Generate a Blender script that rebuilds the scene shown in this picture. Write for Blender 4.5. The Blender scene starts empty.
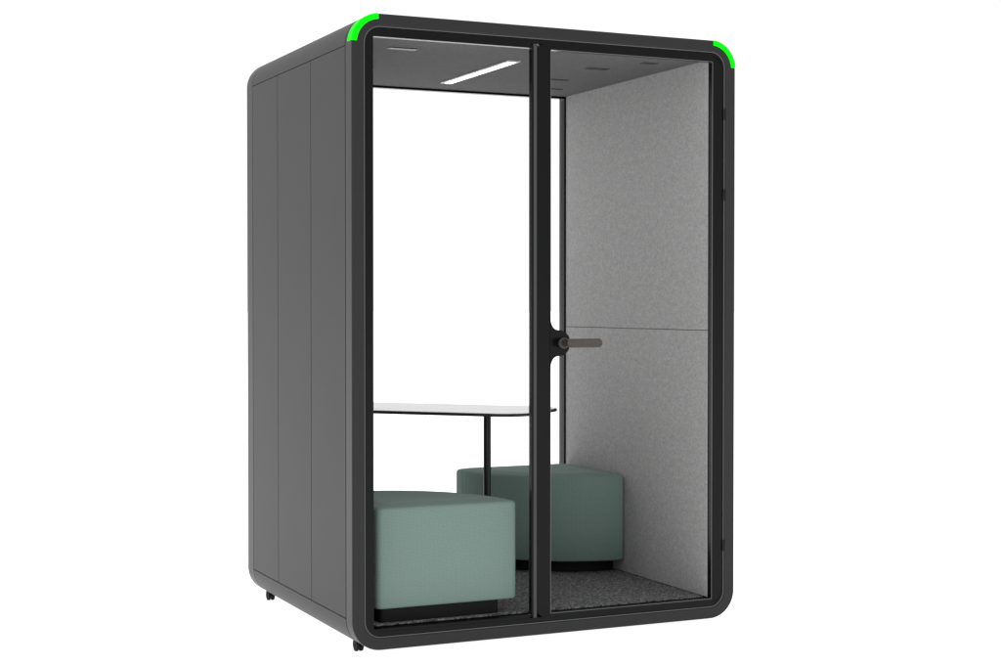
import bpy, bmesh, math
from mathutils import Vector, Matrix
Mx = Matrix
scene = bpy.context.scene
COL = scene.collection
WP = {}          # world positions of parents
ZG = 0.018       # ground level in build coordinates

# ------------------------------------------------------------------ materials
def mat(name, color, rough=0.5, spec=0.5, metal=0.0, nscale=0, namt=0.0, bscale=0, bamt=0.0, emis=None, estr=0, mottled=None, ramp=(.3,.7)):
    m = bpy.data.materials.new(name); m.use_nodes = True
    nt = m.node_tree; N = nt.nodes; L = nt.links
    b = N["Principled BSDF"]
    b.inputs["Base Color"].default_value = (*color, 1)
    b.inputs["Roughness"].default_value = rough
    b.inputs["Specular IOR Level"].default_value = spec
    b.inputs["Metallic"].default_value = metal
    tc = N.new("ShaderNodeTexCoord")
    if nscale:
        n = N.new("ShaderNodeTexNoise"); n.inputs["Scale"].default_value = nscale
        n.inputs["Detail"].default_value = 3; n.inputs["Roughness"].default_value = 0.6
        L.new(tc.outputs["Object"], n.inputs["Vector"])
        r = N.new("ShaderNodeValToRGB")
        r.color_ramp.elements[0].position = ramp[0]; r.color_ramp.elements[1].position = ramp[1]
        lo = [c*(1-namt) for c in color]; hi = [min(1, c*(1+namt)) for c in color]
        r.color_ramp.elements[0].color = (*lo, 1); r.color_ramp.elements[1].color = (*hi, 1)
        L.new(n.outputs["Fac"], r.inputs["Fac"])
        out = r.outputs["Color"]
        if mottled:
            n2 = N.new("ShaderNodeTexNoise"); n2.inputs["Scale"].default_value = mottled[0]; n2.inputs["Detail"].default_value = 4
            L.new(tc.outputs["Object"], n2.inputs["Vector"])
            mr = N.new("ShaderNodeMapRange"); mr.inputs["From Min"].default_value = .3; mr.inputs["From Max"].default_value = .7
            mr.inputs["To Min"].default_value = 1-mottled[1]; mr.inputs["To Max"].default_value = 1+mottled[1]
            L.new(n2.outputs["Fac"], mr.inputs["Value"])
            vm = N.new("ShaderNodeVectorMath"); vm.operation = 'SCALE'
            L.new(out, vm.inputs[0]); L.new(mr.outputs["Result"], vm.inputs["Scale"])
            out = vm.outputs["Vector"]
        L.new(out, b.inputs["Base Color"])
    if bscale:
        n = N.new("ShaderNodeTexNoise"); n.inputs["Scale"].default_value = bscale; n.inputs["Detail"].default_value = 3
        L.new(tc.outputs["Object"], n.inputs["Vector"])
        bp = N.new("ShaderNodeBump"); bp.inputs["Strength"].default_value = bamt; bp.inputs["Distance"].default_value = 0.003
        L.new(n.outputs["Fac"], bp.inputs["Height"]); L.new(bp.outputs["Normal"], b.inputs["Normal"])
    if emis:
        b.inputs["Emission Color"].default_value = (*emis, 1); b.inputs["Emission Strength"].default_value = estr
    return m

M_shell = mat("powder_coat_graphite", (.0190,.0192,.0198), .5, .2, bscale=900, bamt=.04, nscale=3, namt=.05)
M_frame = mat("powder_coat_dark", (.0140,.0140,.0145), .42, .2, bscale=900, bamt=.04, nscale=4, namt=.05)
M_highlight = mat("painted_bevel_highlight", (.095,.095,.097), .35, .4)  # pale grey that stands in for highlights on bevelled edges
M_core = mat("shadow_gap_black", (.005,.005,.005), .8, .05)
M_black = mat("black_profile", (.0020,.0020,.0022), .20, .12)
M_hinge = mat("hinge_black", (.006,.006,.006), .45, .12)
M_post = mat("grey_post", (.040,.0405,.041), .4, .2)
M_felt = mat("grey_felt", (.305,.304,.302), .95, .08, nscale=115, namt=.18, bscale=220, bamt=.35, mottled=(42,.045))
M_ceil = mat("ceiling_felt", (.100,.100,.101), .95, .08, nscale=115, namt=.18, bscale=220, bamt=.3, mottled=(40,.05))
M_carpet = mat("carpet", (.125,.125,.127), 1, .03, nscale=120, namt=.70, bscale=170, bamt=.9, ramp=(.38,.64))
M_plinth = mat("plinth_black", (.006,.006,.007), .6, .1)
M_vent = mat("vent_grey", (.045,.045,.046), .6, .1)
M_lam = mat("white_laminate", (.85,.85,.85), .25, .5, nscale=5, namt=.02)
M_tedge = mat("table_black", (.008,.008,.008), .4, .2)
M_bronze = mat("handle_metal", (.052,.045,.040), .4, .35, metal=.4, nscale=30, namt=.1)
M_green = mat("green_indicator", (0,.35,.0), .5, .05, emis=(.0,1,.004), estr=.9)
M_led = mat("lamp_diffuser", (.9,.9,.9), .5, .2, emis=(1,1,1), estr=20)
M_house = mat("lamp_housing", (.50,.50,.51), .5, .3)
M_rubber = mat("rubber", (.008,.008,.008), .7, .1)
M_ground = mat("self_lit_white_floor", (.82,.82,.82), .8, .0, emis=(1,1,1), estr=.95, nscale=.5, namt=.01)  # floor gives off its own white light, washing out contact shadow

def fabric():
    m = bpy.data.materials.new("sage_fabric"); m.use_nodes = True
    nt = m.node_tree; N = nt.nodes; L = nt.links; b = N["Principled BSDF"]
    b.inputs["Roughness"].default_value = .95; b.inputs["Specular IOR Level"].default_value = .06
    b.inputs["Sheen Weight"].default_value = .08
    tc = N.new("ShaderNodeTexCoord")
    def wave(axis, sc):
        w = N.new("ShaderNodeTexWave"); w.wave_type='BANDS'; w.bands_direction=axis
        w.inputs["Scale"].default_value = sc; w.inputs["Distortion"].default_value = .8; w.inputs["Detail"].default_value = 1
        L.new(tc.outputs["Object"], w.inputs["Vector"]); return w
    wx, wz = wave('X', 62), wave('Z', 62)
    def add(a,c,k=1):
        mu = N.new("ShaderNodeMath"); mu.operation='MULTIPLY_ADD'; L.new(c,mu.inputs[0]); mu.inputs[1].default_value=k; L.new(a,mu.inputs[2]); return mu.outputs[0]
    n = N.new("ShaderNodeTexNoise"); n.inputs["Scale"].default_value=170; n.inputs["Detail"].default_value=3
    L.new(tc.outputs["Object"], n.inputs["Vector"])
    a2 = add(add(wx.outputs["Fac"],wz.outputs["Fac"]),n.outputs["Fac"],2.2)
    mr = N.new("ShaderNodeMapRange"); mr.inputs["From Min"].default_value=1.0; mr.inputs["From Max"].default_value=3.2
    L.new(a2, mr.inputs["Value"])
    r = N.new("ShaderNodeValToRGB")
    r.color_ramp.elements[0].color=(.120,.170,.151,1); r.color_ramp.elements[1].color=(.165,.230,.206,1)
    L.new(mr.outputs["Result"], r.inputs["Fac"]); L.new(r.outputs["Color"], b.inputs["Base Color"])
    bp = N.new("ShaderNodeBump"); bp.inputs["Strength"].default_value=.12; bp.inputs["Distance"].default_value=.0006
    L.new(a2, bp.inputs["Height"]); L.new(bp.outputs["Normal"], b.inputs["Normal"])
    return m
M_fab = fabric()

def glass(name, base, edge, tint):
    m = bpy.data.materials.new(name); m.use_nodes=True
    nt=m.node_tree; N=nt.nodes; L=nt.links; N.clear()
    o=N.new("ShaderNodeOutputMaterial"); mix=N.new("ShaderNodeMixShader")
    t=N.new("ShaderNodeBsdfTransparent"); t.inputs["Color"].default_value=(*tint,1)
    g=N.new("ShaderNodeBsdfGlossy"); g.inputs["Roughness"].default_value=.02
    lw=N.new("ShaderNodeLayerWeight"); lw.inputs["Blend"].default_value=.5
    p=N.new("ShaderNodeMath"); p.operation='POWER'; p.inputs[1].default_value=4
    q=N.new("ShaderNodeMath"); q.operation='MULTIPLY_ADD'; q.inputs[1].default_value=edge; q.inputs[2].default_value=base
    L.new(lw.outputs["Facing"],p.inputs[0]); L.new(p.outputs[0],q.inputs[0]); L.new(q.outputs[0],mix.inputs["Fac"])
    L.new(t.outputs[0],mix.inputs[1]); L.new(g.outputs[0],mix.inputs[2]); L.new(mix.outputs[0],o.inputs["Surface"])
    return m
M_glass = glass("clear_glass", .003, .2, (.99,.99,.99))

# ------------------------------------------------------------------ builders
def empty(name, pos, **kw):
    e = bpy.data.objects.new(name, None); COL.objects.link(e); e.location = pos
    e.empty_display_size=.1; WP[e] = Vector(pos)
    for k,v in kw.items(): e[k]=v
    return e

def finish(name, bm, m, parent=None, bevel=0.0, seg=2, smooth=True):
    bmesh.ops.recalc_face_normals(bm, faces=bm.faces[:])
    me = bpy.data.meshes.new(name)
    vs=[v.co for v in bm.verts]
    c = Vector([(min(v[i] for v in vs)+max(v[i] for v in vs))/2 for i in range(3)])
    for v in bm.verts: v.co -= c
    bm.to_mesh(me); bm.free()
    me.materials.append(m)
    o = bpy.data.objects.new(name, me); COL.objects.link(o)
    WP[o]=c.copy()
    if parent: o.parent=parent; o.location = c-WP[parent]
    else: o.location=c
    if bevel:
        if smooth:
            for p in me.polygons: p.use_smooth=True
        b=o.modifiers.new("bevel",'BEVEL'); b.width=bevel; b.segments=seg; b.limit_method='ANGLE'; b.angle_limit=math.radians(35); b.harden_normals=smooth
    return o

def box(name,x0,x1,y0,y1,z0,z1,m,parent=None,bevel=.0015):
    bm=bmesh.new()
    bmesh.ops.create_cube(bm,size=1)
    for v in bm.verts:
        v.co=Vector(((x0+x1)/2+v.co.x*(x1-x0),(y0+y1)/2+v.co.y*(y1-y0),(z0+z1)/2+v.co.z*(z1-z0)))
    return finish(name,bm,m,parent,bevel)

def rr(x0,x1,z0,z1,r,n=12):
    pts=[]
    for cx,cz,a in ((x1-r,z1-r,0),(x0+r,z1-r,90),(x0+r,z0+r,180),(x1-r,z0+r,270)):
        for i in range(n+1):
            t=math.radians(a+90*i/n); pts.append((cx+r*math.cos(t),cz+r*math.sin(t)))
    return pts

def ring(name,outer,inner,y0,y1,m,parent=None,bevel=.0015,closed=True,seg=2):
    bm=bmesh.new(); n=len(outer)
    A=[[bm.verts.new((p[0],y,p[1])) for p in pl] for y in (y0,y1) for pl in (outer,inner)]
    o0,i0,o1,i1=A
    R = range(n) if closed else range(n-1)
    for k in R:
        j=(k+1)%n
        bm.faces.new((o0[k],o0[j],i0[j],i0[k])); bm.faces.new((o1[k],i1[k],i1[j],o1[j]))
        bm.faces.new((o0[k],o1[k],o1[j],o0[j])); bm.faces.new((i0[k],i0[j],i1[j],i1[k]))
    if not closed:
        for k in (0,n-1): bm.faces.new((o0[k],i0[k],i1[k],o1[k]))
    return finish(name,bm,m,parent,bevel,seg)

def prism(name,pts,axis,a,b,m,parent=None,bevel=.0015,seg=2):
    bm=bmesh.new()
    def P(p,t): return (p[0],p[1],t) if axis=='z' else ((p[0],t,p[1]) if axis=='y' else (t,p[0],p[1]))
    lo=[bm.verts.new(P(p,a)) for p in pts]; hi=[bm.verts.new(P(p,b)) for p in pts]
    n=len(pts)
    for k in range(n): bm.faces.new((lo[k],lo[(k+1)%n],hi[(k+1)%n],hi[k]))
    bm.faces.new(lo); bm.faces.new(hi)
    return finish(name,bm,m,parent,bevel,seg)

def tube(bm,p0,p1,r,n=20):
    p0=Vector(p0);p1=Vector(p1);d=(p1-p0); q=d.to_track_quat('Z','Y')
    A=[];B=[]
    for i in range(n):
        t=2*math.pi*i/n; v=q@Vector((r*math.cos(t),r*math.sin(t),0))
        A.append(bm.verts.new(p0+v));B.append(bm.verts.new(p1+v))
    for i in range(n): bm.faces.new((A[i],A[(i+1)%n],B[(i+1)%n],B[i]))
    bm.faces.new(A);bm.faces.new(B)

# ------------------------------------------------------------------ booth
W,D,Z0,Z1=1.62,1.36,.04,2.34
booth=empty("office_booth",(W/2,D/2,ZG),label="dark graphite meeting booth with glass door and green corner lights",category="office booth")
ring("inner_shell",rr(.006,W-.006,Z0+.006,Z1-.006,.104),rr(.1005,W-.1005,.114,2.276,.004),.068,1.30,M_core,booth,0)
def arcp(r,top):
    pts=[]
    cz = Z1-.11 if top else Z0+.11
    s = 1 if top else -1
    for i in range(13):
        t=math.radians(180-90*i/12); pts.append((.11+r*math.cos(t),cz+s*r*math.sin(t)))
    for i in range(13):
        t=math.radians(90-90*i/12); pts.append((W-.11+r*math.cos(t),cz+s*r*math.sin(t)))
    return pts
ring("roof",arcp(.11,True),arcp(.085,True),.0725,1.2675,M_shell,booth,.0015,closed=False)
ring("base",arcp(.11,False),arcp(.085,False),.0725,1.2675,M_shell,booth,.0015,closed=False)
for x0,x1 in ((0,.025),(W-.025,W)):
    for y0,y1 in ((.0725,.4695),(.4725,.9035),(.9065,1.2675)):
        box("side_panel",x0,x1,y0,y1,.1525,2.2275,M_shell,booth,.0015)
ring("front_frame",rr(0,W,Z0,Z1,.11,16),rr(.048,W-.048,Z0+.045,Z1-.045,.063,16),0,.07,M_frame,booth,.005,seg=4)
ring("frame_highlight",rr(.0483,W-.0483,Z0+.0453,Z1-.0453,.0627,16),rr(.0505,W-.0505,Z0+.0475,Z1-.0475,.0605,16),.0035,.0075,M_highlight,booth,0)  # thin pale ring painting the highlight on the frame's inner edge
ring("rear_frame",rr(0,W,Z0,Z1,.11,16),rr(.10,W-.10,.11,2.28,.01,16),1.27,D,M_frame,booth,.004,seg=3)
for cx,a in ((.11,90),(W-.11,0)):
    o=[];i_=[]
    for i in range(17):
        t=math.radians(a+4+82*i/16)
        o.append((cx+.1115*math.cos(t),2.23+.1115*math.sin(t))); i_.append((cx+.090*math.cos(t),2.23+.090*math.sin(t)))
    ring("indicator_light",o,i_,-.0025,.045,M_green,booth,.003,closed=False)
ring("gasket",rr(.0484,W-.0484,Z0+.0454,Z1-.0454,.0626),rr(.068,W-.062,.106,2.274,.045),.008,.058,M_black,booth,.001)
win=ring("window",rr(.066,.7275,.104,2.276,.03),rr(.086,.7205,.116,2.258,.004),.010,.034,M_black,booth,.0015)
box("post",.7278,.7420,.0085,.050,.100,2.280,M_post,booth,.001)
door=ring("door",rr(.7427,1.560,.104,2.276,.035),rr(.800,1.5175,.118,2.256,.004),.008,.034,M_black,booth,.0015)
ring("door_highlight",rr(.7985,1.5190,.1165,2.2575,.0045),rr(.8003,1.5172,.1183,2.2557,.003),.0072,.0090,M_highlight,door,0)  # same painted highlight, as a thin line round the door opening
# lock plate: smooth tab flowing out of the stile into a round boss
cx,cz,r=.833,1.146,.050
def flare(s):
    a=math.radians(92)
    jx,jz=cx+r*math.cos(a),r*math.sin(a)
    out=[]
    p0=(.7965,.108);p1=(.7995,.0515);p2=(jx,jz)
    for i in range(17):
        t=i/16
        out.append(((1-t)**2*p0[0]+2*t*(1-t)*p1[0]+t*t*p2[0],cz+s*((1-t)**2*p0[1]+2*t*(1-t)*p1[1]+t*t*p2[1])))
    return out
pts=flare(-1)
for i in range(1,24):
    t=math.radians(-92+184*i/24); pts.append((cx+r*math.cos(t),cz+r*math.sin(t)))
pts+=list(reversed(flare(1)))
prism("lock_plate",pts,'y',.0065,.0225,M_black,door,.0008)
bm=bmesh.new()
tube(bm,(.850,.0060,1.146),(.850,-.010,1.146),.022,32)
tube(bm,(.850,-.008,1.146),(.850,-.050,1.146),.012,24)
pl=rr(.836,.987,1.130,1.163,.0163,8)
lo=[bm.verts.new((p[0],-.062,p[1])) for p in pl]; hi=[bm.verts.new((p[0],-.044,p[1])) for p in pl]
for k in range(len(pl)): bm.faces.new((lo[k],lo[(k+1)%len(pl)],hi[(k+1)%len(pl)],hi[k]))
bm.faces.new(lo);bm.faces.new(hi)
finish("handle",bm,M_bronze,door,.005,3)
for z in (2.05,1.73,.33):
    box("hinge",1.5685,1.5755,-.0012,.003,z-.022,z+.022,M_hinge,door,.001)
rw=ring("rear_window",rr(.101,W-.101,.111,2.279,.01),rr(.118,W-.115,.134,2.256,.006),1.275,1.31,M_black,booth,.002)
box("window_pane",.114,.8093,1.290,1.298,.130,2.260,M_glass,rw,0)
box("window_pane",.8107,W-.112,1.290,1.298,.130,2.260,M_glass,rw,0)
box("glass_joint",.8094,.8106,1.291,1.297,.134,2.256,mat("clear_silicone_glow",(.9,.9,.9),.4,emis=(1,1,1),estr=.35),rw,0)  # silicone joint, kept pale by a glow added to its material
for x0,x1,y0 in ((.1015,.1075,.0715),(W-.1075,W-.1015,.037)):
    box("acoustic_panel",x0,x1,y0,1.273,.121,1.1885,M_felt,booth,.0015)
    box("acoustic_panel",x0,x1,y0,1.273,1.1905,2.270,M_felt,booth,.0015)
box("ceiling",.1085,W-.1085,.064,1.272,2.266,2.275,M_ceil,booth,.001)
box("carpet_floor",.1085,W-.1085,.064,1.272,.1145,.1205,M_carpet,booth,.001)
lamp=ring("ceiling_lamp",rr(.785,.841,2.2605,2.2655,.002,3),rr(.788,.838,2.2615,2.2640,.0005,3),.36,1.06,M_house,booth,0)
box("lamp_diffuser",.801,.825,.378,1.042,2.2592,2.2602,M_led,lamp,0)
for x,y,w,d in ((.30,.27,.11,.035),(.30,1.08,.10,.035),(1.22,.42,.09,.03),(1.22,.78,.09,.03),(1.34,.20,.06,.03),(1.33,1.05,.08,.03)):
    bm=bmesh.new()
    for k in range(4):
        yy=y-d/2+d*(k+.5)/4
        bmesh.ops.create_cube(bm,size=1,matrix=Mx.Translation((x,yy,2.2640))@Mx.Diagonal((w,d/4*.6,.002,1)))
    bmesh.ops.create_cube(bm,size=1,matrix=Mx.Translation((x,y,2.2655))@Mx.Diagonal((w+.008,d+.004,.0025,1)))
    finish("air_vent",bm,M_black if x<.5 else M_vent,booth,0)
for x in (.065,W-.065):
    for y in (.12,1.24):
        bm=bmesh.new()
        tube(bm,(x-.014,y,ZG+.024),(x-.004,y,ZG+.024),.024,24); tube(bm,(x+.004,y,ZG+.024),(x+.014,y,ZG+.024),.024,24)
        tube(bm,(x-.016,y,ZG+.024),(x+.016,y,ZG+.024),.006,12)
        bmesh.ops.create_cube(bm,size=1,matrix=Mx.Translation((x,y+.004,ZG+.050))@Mx.Diagonal((.036,.045,.012,1)))
        tube(bm,(x,y,ZG+.05),(x,y,ZG+.085),.008,12)
        finish("castor",bm,M_rubber,booth,.0015)

# ------------------------------------------------------------------ stools
FL=.1207
def quarter(r,d=.035,n=28):
    def bez(a,c,b,k=6): return [((1-t)**2*a[0]+2*t*(1-t)*c[0]+t*t*b[0],(1-t)**2*a[1]+2*t*(1-t)*c[1]+t*t*b[1]) for t in [i/k for i in range(k+1)]]
    a=d/r
    P=bez((0,d),(0,0),(d,0))
    P+=bez((r-d,0),(r,0),(r*math.cos(a),r*math.sin(a)))
    for i in range(1,n):
        t=a+(math.pi/2-2*a)*i/n; P.append((r*math.cos(t),r*math.sin(t)))
    P+=bez((r*math.sin(a),r*math.cos(a)),(0,r),(0,r-d))
    return P
R=.567
stool=empty("stool",(.120,.068,FL),label="sage green quarter-round fabric pouf beside the glass front",category="stool",group="sage green poufs in the booth")
def stool_seat(parent):
    P=quarter(R,.022); c=(R*.42,R*.42)
    rows=[(.02,.052),(.004,.054),(0,.061),(0,.20),(0,.412),(.002,.419),(.006,.424),(.013,.4265),(.017,.4255),(.023,.4275),(.12,.430),(.35,.433),(.7,.434)]
    bm=bmesh.new(); loops=[]
    for t,z in rows:
        s=t/.25 if t<.12 else t
        loops.append([bm.verts.new((p[0]+(c[0]-p[0])*s+WP[parent].x,p[1]+(c[1]-p[1])*s+WP[parent].y,z+WP[parent].z)) for p in P])
    n=len(P)
    for a,b in zip(loops,loops[1:]):
        for k in range(n): bm.faces.new((a[k],a[(k+1)%n],b[(k+1)%n],b[k]))
    bm.faces.new(loops[0]);bm.faces.new(loops[-1])
    o=finish("seat",bm,M_fab,parent,0)
    for p in o.data.polygons: p.use_smooth=True
    return o
stool_seat(stool)
P=quarter(R-.085,.02)
prism("plinth",[(p[0]+.018+WP[stool].x,p[1]+.018+WP[stool].y) for p in P],'z',FL,FL+.054,M_plinth,stool,.002)
s2=stool.copy(); COL.objects.link(s2); s2.location=(1.508,1.262,FL); s2.rotation_euler=(0,0,math.pi)
s2["label"]="sage green quarter-round fabric pouf beside the grey felt wall"
for ch in [c for c in stool.children]:
    cc=ch.copy(); COL.objects.link(cc); cc.parent=s2

# ------------------------------------------------------------------ table
px_,py_=.78,.55
table=empty("table",(px_,py_,FL),label="thin white table with black edge on a black post",category="table")
n_=(.72,.69); u_=(.69,-.72)
def UN(u,n): return (n_[0]*n+u_[0]*u, n_[1]*n+u_[1]*u)
def tabletop(inset,r=.13):
    nl,nh,ue=.70+inset,1.205-inset,.395-inset
    x0,y1=.116+inset,1.268-inset
    ul=(x0-n_[0]*nl)/u_[0]; uh=(y1-n_[1]*nh)/u_[1]
    pts=[UN(ul,nl)]
    r-=inset
    for i in range(11):
        t=math.radians(90*i/10)
        pts.append(UN(ue-r+r*math.sin(t), nl+r-r*math.cos(t)))
    for i in range(11):
        t=math.radians(90*i/10)
        pts.append(UN(ue-r+r*math.cos(t), nh-r+r*math.sin(t)))
    pts.append(UN(uh,nh)); pts.append((x0,y1))
    return pts
TT=.865
prism("table_top",tabletop(0),'z',TT-.014,TT-.002,M_tedge,table,.002)
prism("table_surface",tabletop(.006),'z',TT-.0019,TT,M_lam,table,0)
bm=bmesh.new(); tube(bm,(px_,py_,FL+.008),(px_,py_,TT-.0145),.0155,28); tube(bm,(px_,py_,TT-.024),(px_,py_,TT-.0145),.05,28)
finish("leg",bm,M_tedge,table,.001)
bm=bmesh.new(); tube(bm,(px_,py_,FL),(px_,py_,FL+.008),.10,40); finish("foot_plate",bm,M_tedge,table,.002)

# ------------------------------------------------------------------ ground
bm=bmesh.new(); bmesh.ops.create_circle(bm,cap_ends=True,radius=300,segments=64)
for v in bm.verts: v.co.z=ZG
g=finish("ground",bm,M_ground); g["kind"]="structure"; g["label"]="seamless self-lit white studio floor under the booth"; g["category"]="floor"

# ------------------------------------------------------------------ light
w=bpy.data.worlds.new("World"); scene.world=w; w.use_nodes=True
w.node_tree.nodes["Background"].inputs["Color"].default_value=(1,1,1,1)
w.node_tree.nodes["Background"].inputs["Strength"].default_value=1.15
def area(name,loc,target,size,power):
    l=bpy.data.lights.new(name,'AREA'); l.shape='RECTANGLE'; l.size=size[0]; l.size_y=size[1]; l.energy=power
    o=bpy.data.objects.new(name,l); COL.objects.link(o); o.location=loc
    o.rotation_euler=(Vector(target)-Vector(loc)).to_track_quat('-Z','Y').to_euler()
    return o
area("added_side_light",(-5.5,1.5,4.0),(0,.6,1.3),(2.0,2.0),110)  # unseen lamp added to lighten the booth's left side

cam=bpy.data.cameras.new("Camera"); cam.lens=57.58; cam.sensor_width=36; cam.clip_end=1000
co=bpy.data.objects.new("Camera",cam); COL.objects.link(co)
co.location=(-1.923,-5.43,1.291); co.rotation_euler=(math.radians(90-1.02),0,math.radians(-24.8))
scene.camera=co
for o in scene.objects:
    if o.parent is None: o.location.z-=ZG
scene.view_settings.view_transform='Standard'; scene.view_settings.look='None'; scene.view_settings.exposure=0
